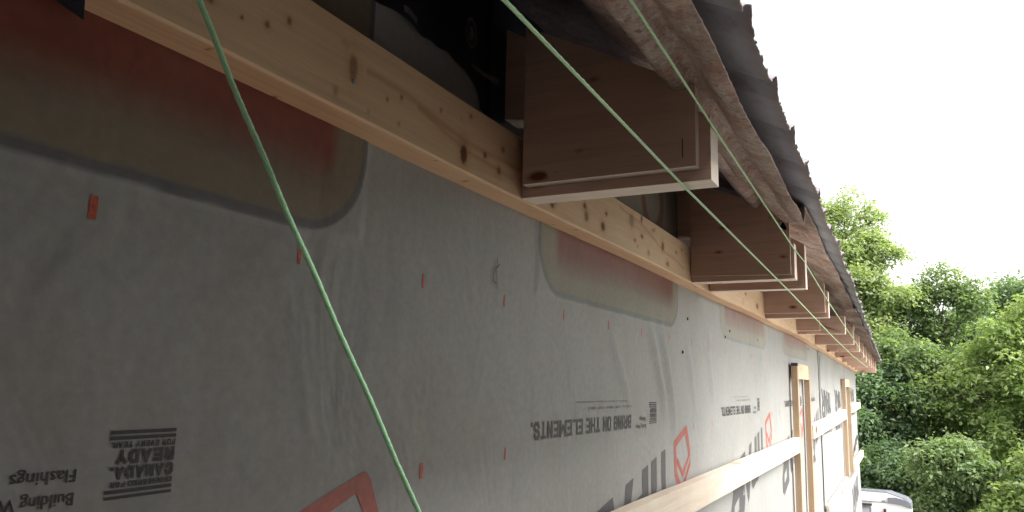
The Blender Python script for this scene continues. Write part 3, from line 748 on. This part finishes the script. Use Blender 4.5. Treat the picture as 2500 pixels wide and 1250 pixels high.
string('mason_line', [(-.189, -.35, .327), (-.1905, .55, .318), (-.2005, .90, .318), (-.2215, 1.8, .3155), (-.2225, 2.0, .316), (-.245, 2.9, .305), (-.255, 3.76, .285), (-.266, 4.5, .275), (-.286, 5.8, .25), (-.297, 7., .235)], .00145, M['string_p'],
       'pale green string stretched tight across the outer ends of the roof lookouts', 'taut guide strings along the eave')

# ------------------------------------------------------------------ ground
def ground_mat():
    m = N('sandy gravel'); n = m.noise(m.coords(), .5, 6, .6); n2 = m.noise(m.coords(), 18, 5, .7)
    c = m.ramp(n, [(.35, (.54, .51, .47)), (.5, (.49, .47, .43)), (.62, (.41, .40, .36)), (.8, (.12, .14, .06))]); c = m.mix(c, m.ramp(n2, [(.3, G3(.6)), (.7, G3(1.2))]), 1, 'MULTIPLY')
    return m.done(c, .95, m.bump(n2, .6, .03))
V = []; F = []; n = 60; S = 240
for i in range(n+1):
    for j in range(n+1):
        x = -S+2*S*i/n; y = -S+2*S*j/n; d = math.hypot(x, y-4)
        V.append((x, y, GROUND-.02+ (0 if d < 25 else .6*mnoise.noise(Vector((x*.02, y*.02, 0)))*min(1, (d-25)/30))))
F = [(i*(n+1)+j, (i+1)*(n+1)+j, (i+1)*(n+1)+j+1, i*(n+1)+j+1) for i in range(n) for j in range(n)]
g = pydata('ground', V, F, ground_mat(), None, True); tag(g, 'pale sandy gravel yard under the barn and trees', kind='structure')

# ------------------------------------------------------------------ added unseen shed beside the ladder, shading the near wall
blocker = empty('shade_blocker', (1.6, -2.0, GROUND), 'added unseen dark grey boarded shed standing close beside the near end of the barn', 'blocker')
M['blocker_board'] = lumber('grey blocker boards', (.28, .265, .25), (.20, .185, .175), 'z', knot_scale=3)
X0, X1, Y0, Y1, ZT = .86, 3.4, -6.0, 2.05, 1.5
bm = bmesh.new(); add_box(bm, X0+.03, X1, Y0, Y1-.03, GROUND, ZT-.02); bm_obj('blocker_core', bm, M['blocker_board'], blocker)
proto = None; y = Y0
while y < Y1-.01:
    if proto is None:
        proto = box('blocker_plank', X0, X0+.025, y, y+.152, GROUND+.05, ZT, M['blocker_board'], blocker, .002)
    else:
        o = proto.copy(); COL.objects.link(o); o.parent = blocker; o.location = proto.location+Vector((0, y-Y0, 0))
    y += .159
proto = None; x = X0+.03
while x < X1-.1:
    if proto is None: proto = box('blocker_plank', x, x+.152, Y1-.028, Y1-.003, GROUND+.05, ZT, M['blocker_board'], blocker, .002); xb = x
    else:
        o = proto.copy(); COL.objects.link(o); o.parent = blocker; o.location = proto.location+Vector((x-xb, 0, 0))
    x += .159
bm = bmesh.new(); add_box(bm, X0-.05, X1+.15, Y0-.15, 1.85, ZT+.01, ZT+.06); bm_obj('blocker_roof', bm, M['blocker_board'], blocker)
proto = None; x = W0+.06
while x < X0-.1:          # added unseen fence, keeps light from behind off the lookout faces
    if proto is None: proto = box('blocker_plank', x, x+.152, -.93, -.905, GROUND+.05, ZT, M['blocker_board'], blocker, .002); xb = x
    else:
        o = proto.copy(); COL.objects.link(o); o.parent = blocker; o.location = proto.location+Vector((x-xb, 0, 0))
    x += .156

# ------------------------------------------------------------------ trailer
M['white'] = flat('white aluminium siding', (.80, .80, .81), .35, .03, 3, spec=.5)
M['cap'] = flat('grey moulded cap', (.17, .18, .205), .5, .12, 20)
M['grey'] = flat('grey trim', (.22, .22, .23), .5, .1)
M['dark'] = flat('black rubber', (.03, .03, .03), .7, .1)
M['lens'] = flat('smoked red lens', (.09, .02, .025), .3, .1)
tr = empty('camper_trailer', (-1.1, 12.6, GROUND), 'white camper trailer with a grey roof cap parked beyond the far corner of the barn', 'trailer')
TX0, TX1, TY0, TY1, TZ = -4.4, -.095, 11.0, 13.05, -1.275
def tsec(grow=0, top=0):
    return [(TX0-grow, GROUND+.45), (TX1+grow, GROUND+.45), (TX1+grow, TZ-.17), (TX1-.01+grow, TZ-.10+top), (TX1-.06, TZ-.055+top), (TX1-.27, TZ+.012+top), (TX0+.27, TZ+.012+top), (TX0-grow, TZ-.12+top)]
body = prism_xz('body', tsec(), TY0, TY1, M['white'], tr, .012)
def slab(name, f, y0, y1, mat, par):    # roof skin following the section
    P1 = [(TX1+.006, TZ-.16), (TX1+.002, TZ-.09), (TX1-.05, TZ-.04), (TX1-.27, TZ+.03), (TX0+.27, TZ+.03), (TX0, TZ-.10)]
    P2 = [(TX0+.002, TZ-.13), (TX0+.27, TZ+.008), (TX1-.27, TZ+.008), (TX1-.058, TZ-.062), (TX1-.012, TZ-.11), (TX1-.004, TZ-.165)]
    return prism_xz(name, P1+P2, y0, y1, mat, par, 0)
slab('roof_skin', 0, TY0+.05, TY1, M['cap'], tr)
prism_xz('corner_cap', [(-.352, TZ-.040), (-.352, TZ-.108), (-.21, TZ-.118), (-.098, TZ-.15), (-.090, TZ-.12), (-.105, TZ-.085), (-.15, TZ-.055), (-.26, TZ-.032)], TY0-.02, TY0+.03, M['cap'], tr, .003)
for ob in [o_ for o_ in bpy.data.objects if o_.parent == tr]:      # roof falls gently towards the back
    off = tr.location+ob.location
    for v in ob.data.vertices:
        y_ = v.co.y+off.y; z_ = v.co.z+off.z
        if z_ > TZ-.3 and y_ > TY0+.04: v.co.z -= .20*(y_-TY0)/2
box('seam_trim', TX0+.05, -.36, TY0-.006, TY0+.002, TZ-.107, TZ-.098, M['grey'], tr, 0)
box('marker_lamp', -.418, -.382, TY0-.012, TY0+.001, TZ-.092, TZ-.078, M['grey'], tr, .002)
box('window_frame', -1.25, -.545, TY0-.015, TY0+.001, TZ-.62, TZ-.15, M['grey'], tr, .004)
box('window_pane', -1.22, -.57, TY0-.018, TY0-.012, TZ-.59, TZ-.185, flat('dusty glass', (.42, .45, .48), .15, .1, 4), tr, 0)
box('window_awning', -1.3, -.535, TY0-.05, TY0-.001, TZ-.148, TZ-.128, M['dark'], tr, .002)
lm = box('tail_lamp', -.405, -.375, TY0-.022, TY0+.001, TZ-.42, TZ-.18, M['lens'], tr, .006)
box('lamp_highlight', -.397, -.383, TY0-.025, TY0-.021, TZ-.235, TZ-.225, M['white'], lm, 0)
for x in (TX0+.12, TX1-.12):
    bm = bmesh.new(); bmesh.ops.create_cone(bm, cap_ends=True, segments=28, radius1=.34, radius2=.34, depth=.2, matrix=Matrix.Translation((x, 12.0, GROUND+.34)) @ Matrix.Rotation(R(90), 4, 'Y'))
    wh = bm_obj('wheel', bm, M['dark'], tr, bevel=.02)
    bm = bmesh.new(); bmesh.ops.create_cone(bm, cap_ends=True, segments=20, radius1=.19, radius2=.15, depth=.03, matrix=Matrix.Translation((x+(.11 if x > -1 else -.11), 12.0, GROUND+.34)) @ Matrix.Rotation(R(90), 4, 'Y'))
    bm_obj('rim', bm, M['white'], wh)
box('bumper', TX0+.1, TX1-.1, TY0-.12, TY0-.03, GROUND+.42, GROUND+.52, M['grey'], tr)
box('chassis', TX0+.3, TX1-.3, TY0-.03, TY1, GROUND+.36, GROUND+.46, M['dark'], tr)

# ------------------------------------------------------------------ trees
def leaf_mat(name, c_lo, c_hi, trans=.5):
    m = N(name); a = m.attr('Var'); n = m.noise(m.coords((1, 1, 1)), .9, 3, .6)
    mixf = m.n('ShaderNodeMath', operation='ADD'); m.l(a.outputs['Fac'], mixf.inputs[0]); sc_ = m.n('ShaderNodeMath', operation='MULTIPLY_ADD'); m.l(n, sc_.inputs[0]); sc_.inputs[1].default_value = .9; sc_.inputs[2].default_value = -.45; m.l(sc_.outputs[0], mixf.inputs[1])
    col = m.ramp(mixf.outputs[0], [(.05, c_lo), (.95, c_hi)])
    m.l(col, m.b.inputs['Base Color']); m.b.inputs['Roughness'].default_value = .45; m.b.inputs['Specular IOR Level'].default_value = .25
    tr_ = m.n('ShaderNodeBsdfTranslucent'); c2 = m.mix(col, (1.0, 1.05, .45), 1, 'MULTIPLY'); m.l(c2, tr_.inputs[0])
    ms = m.n('ShaderNodeMixShader'); ms.inputs[0].default_value = trans; m.l(m.b.outputs[0], ms.inputs[1]); m.l(tr_.outputs[0], ms.inputs[2]); m.l(ms.outputs[0], m.o.inputs[0])
    return m.m
LM = {'yellow': leaf_mat('yellow green leaves', (.23, .34, .13), (.49, .60, .28)),
      'mid': leaf_mat('mid green leaves', (.17, .26, .13), (.37, .47, .26)),
      'dark': leaf_mat('dark green leaves', (.14, .23, .14), (.32, .43, .27)),
      'light': leaf_mat('light green leaves', (.27, .37, .17), (.48, .56, .32))}
M['bark'] = flat('grey brown bark', (.10, .082, .065), .9, .35, 14)
def tube_verts(pts, rads, K, V, F):
    base = len(V)
    for i, p in enumerate(pts):
        a = Vector(pts[min(i+1, len(pts)-1)])-Vector(pts[max(0, i-1)]); a.normalize()
        u = a.cross(Vector((.3, .2, 1)) if abs(a.z) < .9 else Vector((1, 0, 0))).normalized(); v = a.cross(u)
        for k in range(K): t = 2*math.pi*k/K; V.append(Vector(p)+u*(math.cos(t)*rads[i])+v*(math.sin(t)*rads[i]))
    for i in range(len(pts)-1):
        for k in range(K): F.append((base+i*K+k, base+i*K+(k+1) % K, base+(i+1)*K+(k+1) % K, base+(i+1)*K+k))
def tree(x, y, top, base, rx, n_leaf, kind, label, size=.11, lobes=9, flatn=.8, spread=1., sparse=0., droop=0., name='broadleaf_tree', seed=1, group='trees behind the barn'):
    r = np.random.default_rng(seed); root = empty(name, (x, y, GROUND), label, 'tree', group)
    h = top-GROUND; cz = (top+base)/2; hz = (top-base)/2
    # trunk with limbs reaching each lobe
    V = []; F = []; tp = []
    wob = r.normal(0, .06, (8, 2)).cumsum(0)
    for i in range(8): t = i/7; tp.append(Vector((x+wob[i, 0]*t*2, y+wob[i, 1]*t*2, GROUND+h*.82*t)))
    r0 = .035*h*.6
    tube_verts(tp, [r0*(1-.85*(i/7))+.012 for i in range(8)], 8, V, F)
    L = []
    for k in range(lobes):
        a = 2*math.pi*(k*.618+r.uniform(0, .1)); f = (k+.5)/lobes; zz = base+ (top-base)*(.12+.80*f)
        prof_ = math.sin(math.pi*min(.95, .22+.72*f))**.8
        rr = rx*prof_*r.uniform(.45, .78)
        lr = rx*r.uniform(.45, .68)*(1-.30*f)
        L.append((x+math.cos(a)*rr, y+math.sin(a)*rr, zz, lr, lr*r.uniform(.6, .85)))
    L.append((tp[-1].x, tp[-1].y, top-rx*.42, rx*.46, rx*.40)); L.append((tp[-1].x+rx*.45, tp[-1].y-.2, top-rx*.75, rx*.40, rx*.36)); L.append((tp[-1].x-rx*.45, tp[-1].y-.2, top-rx*.7, rx*.40, rx*.36))
    cl = []
    for (lx, ly, lz, lr, lh) in L:
        ts = min(.95, max(.15, (lz-GROUND-.6*lr)/h)); st = tp[int(ts*7)]
        mid = (st+Vector((lx, ly, lz)))/2+Vector((0, 0, .15)); rr0 = r0*.4*(1-ts)+.018
        tube_verts([st, mid, Vector((lx, ly, lz))], [rr0, rr0*.65, rr0*.3], 5, V, F)
        nc = int(36*spread)
        for q in range(nc):
            d = r.normal(0, 1, 3); d /= np.linalg.norm(d); d[2] = d[2]*.9+.12; e = r.uniform(.45, 1.0)**.8*r.uniform(.85, 1.28)
            c = (lx+d[0]*lr*e, ly+d[1]*lr*e, lz+d[2]*lh*e); cl.append((c, lr*r.uniform(.14, .42)))
            tube_verts([Vector((lx, ly, lz)), (Vector((lx, ly, lz))+Vector(c))/2+Vector((0, 0, .05)), Vector(c)], [rr0*.28, rr0*.18, .004], 4, V, F)
    pydata('trunk', V, F, M['bark'], root, True)
    for q in range(int(60*spread)):      # loose clumps through the whole crown so the limbs do not read as separate balls
        d = r.normal(0, 1, 3); d /= np.linalg.norm(d); e = r.uniform(.35, 1.02)
        fz = d[2]*e; rad_ = rx*(1-.35*max(0, fz))
        cl.append(((x+d[0]*rad_*e, y+d[1]*rad_*e, cz+fz*hz*.92), rx*r.uniform(.10, .26)))
    m_ = len(cl); wts = np.array([c[1]**1.6 for c in cl]); wts /= wts.sum()
    idx = r.choice(m_, n_leaf, p=wts)
    C = np.array([c[0] for c in cl])[idx]; rad = np.array([c[1] for c in cl])[idx][:, None]
    off = r.normal(0, 1, (n_leaf, 3)); off *= np.array([1, 1, flatn])*rad*.75
    P0 = C+off; P0[:, 2] -= droop*(off[:, 0]**2+off[:, 1]**2)/rad[:, 0]
    if sparse: 
        keep = r.random(n_leaf) > sparse*np.clip((P0[:, 2]-cz)/hz, 0, 1); P0 = P0[keep]; rad = rad[keep]; C = C[keep]; off = off[keep]
    nl = len(P0)
    nrm = r.normal(0, .55, (nl, 3)); nrm[:, 2] += 1; nrm += off/(rad+.01)*.35; nrm /= np.linalg.norm(nrm, axis=1)[:, None]
    d = r.normal(0, 1, (nl, 3)); d[:, 2] -= .5; d -= nrm*(d*nrm).sum(1)[:, None]; d /= np.linalg.norm(d, axis=1)[:, None]
    s = np.cross(nrm, d); ln = size*r.uniform(.6, 1.25, nl)[:, None]; wd = ln*r.uniform(.42, .62, nl)[:, None]
    fold = nrm*wd*.22
    A = P0; B = P0+d*ln*.45+s*wd*.5+fold; Cc = P0+d*ln-nrm*ln*.12; D = P0+d*ln*.45-s*wd*.5+fold
    VV = np.stack([A, B, Cc, D], 1).reshape(-1, 3)-np.array([x, y, GROUND])
    me = bpy.data.meshes.new('foliage'); me.vertices.add(nl*4); me.vertices.foreach_set('co', VV.astype(np.float32).ravel())
    me.loops.add(nl*4); me.loops.foreach_set('vertex_index', np.arange(nl*4, dtype=np.int32))
    me.polygons.add(nl); me.polygons.foreach_set('loop_start', np.arange(0, nl*4, 4, dtype=np.int32))
    me.update(calc_edges=True)
    at = me.attributes.new('Var', 'FLOAT', 'POINT'); cv = r.uniform(.25, .75, m_)[idx] if not sparse else r.uniform(.25, .75, nl)
    cv = cv[:nl]; at.data.foreach_set('value', np.repeat(np.clip(cv+r.normal(0, .16, nl), 0, 1), 4).astype(np.float32))
    me.materials.append(LM[kind]); o = bpy.data.objects.new('foliage', me); COL.objects.link(o); o.parent = root; o['kind'] = 'stuff'
    return root
#    x     y     top   base  rx   leaves kind
tree(-1.80, 21.0, 5.1, -.6, 1.25, 24000, 'light', 'tallest pale green tree rising thinly against the sky right of the roof edge', .11, 12, .6, 1., .35, seed=11)
tree(-1.35, 20.2, 3.9, -1.2, .95, 20000, 'light', 'pale green tree between the tallest one and the roof edge, half hidden by the eave', .11, 10, seed=31)
tree(-.75, 19.5, 3.0, -1.4, 1.0, 24000, 'light', 'pale green tree just right of the roof edge, below the tallest one', .10, 10, seed=12)
tree(.05, 20.5, 2.85, -2.4, 1.05, 30000, 'mid', 'dark topped tree left of the dip in the treeline', .11, 11, seed=13)
tree(1.1, 24.0, 2.3, -2.6, 1.3, 24000, 'dark', 'dark tree filling the dip in the treeline', .12, 9, seed=14)
tree(2.75, 25.0, 3.25, -2.6, 1.6, 30000, 'dark', 'bluish dark tree behind the large yellow green one, at the right edge', .12, 10, seed=15)
tree(1.95, 16.5, 1.80, -1.4, 1.30, 36000, 'yellow', 'large yellow green tree at the right of the photo', .10, 12, .4, 1.1, seed=16, droop=.2)
tree(.25, 17.5, 1.15, -2.6, .95, 30000, 'mid', 'mid green tree in front of the darker ones, centre of the woodland', .10, 10, seed=17)
tree(-.95, 17.0, .7, -2.9, 1.0, 30000, 'dark', 'dark green tree rising behind the camper trailer', .10, 10, seed=18)
tree(2.0, 14.2, -.35, -3.2, .95, 26000, 'yellow', 'low yellow green tree in the bottom right corner', .095, 9, .4, seed=19, droop=.2)
tree(.8, 15.0, -.7, -3.3, .75, 22000, 'mid', 'low bushy green tree right of the camper trailer', .09, 8, seed=20)
tree(-.3, 15.8, -.9, -3.3, .7, 16000, 'dark', 'low dark bush directly behind the camper trailer', .09, 8, seed=21)
tree(-2.9, 17.5, 3.2, -2.8, 1.3, 16000, 'mid', 'mid green tree hidden mostly behind the far barn corner', .12, 9, seed=22)
for i, (xx, y_, tp_, rx_, kk, lab) in enumerate(((4.6, 18, 2.2, 1.5, 'mid', 'mid green tree beyond the right edge of the view'), (5.2, 24, 4.0, 2.0, 'dark', 'tall dark tree far beyond the right edge of the view'), (-5.2, 22, 4.2, 1.9, 'dark', 'dark tree far left behind the barn'),
        (-.2, 27, 1.7, 2.0, 'dark', 'dark tree deep in the wood behind the centre tree'), (-2.6, 27, 3.6, 1.9, 'dark', 'dark tree deep in the wood left of the tallest tree'), (3.9, 14, -.6, 1.2, 'mid', 'low green tree beyond the bottom right corner'), (8.5, 20, 3.4, 2.2, 'mid', 'broad green tree well to the right of the view'))):
    tree(xx, y_, tp_, -3.1, rx_, 15000, kk, lab, .14, 9, seed=40+i)
# undergrowth: one low thicket under the trees
r = np.random.default_rng(5); nl = 60000
P0 = np.stack([r.uniform(-7, 10, nl), r.uniform(15.5, 30, nl), np.zeros(nl)], 1); hh = np.array([mnoise.noise(Vector((p[0]*.7, p[1]*.7, 0))) for p in P0])
P0[:, 2] = GROUND+r.uniform(0, 1, nl)**.7*(1.3+1.1*hh)
d = r.normal(0, 1, (nl, 3)); d /= np.linalg.norm(d, axis=1)[:, None]; e = r.normal(0, 1, (nl, 3)); e -= d*(e*d).sum(1)[:, None]; e /= np.linalg.norm(e, axis=1)[:, None]
VV = np.stack([P0, P0+d*.06+e*.04, P0+d*.13, P0+d*.06-e*.04], 1).reshape(-1, 3)
me = bpy.data.meshes.new('undergrowth'); me.vertices.add(nl*4); me.vertices.foreach_set('co', VV.astype(np.float32).ravel()); me.loops.add(nl*4); me.loops.foreach_set('vertex_index', np.arange(nl*4, dtype=np.int32))
me.polygons.add(nl); me.polygons.foreach_set('loop_start', np.arange(0, nl*4, 4, dtype=np.int32)); me.update(calc_edges=True)
at = me.attributes.new('Var', 'FLOAT', 'POINT'); at.data.foreach_set('value', np.repeat(r.uniform(.2, .7, nl), 4).astype(np.float32))
me.materials.append(LM['dark']); o = bpy.data.objects.new('undergrowth', me); COL.objects.link(o); tag(o, 'tangled dark undergrowth below the woodland trees', 'undergrowth', kind='stuff')
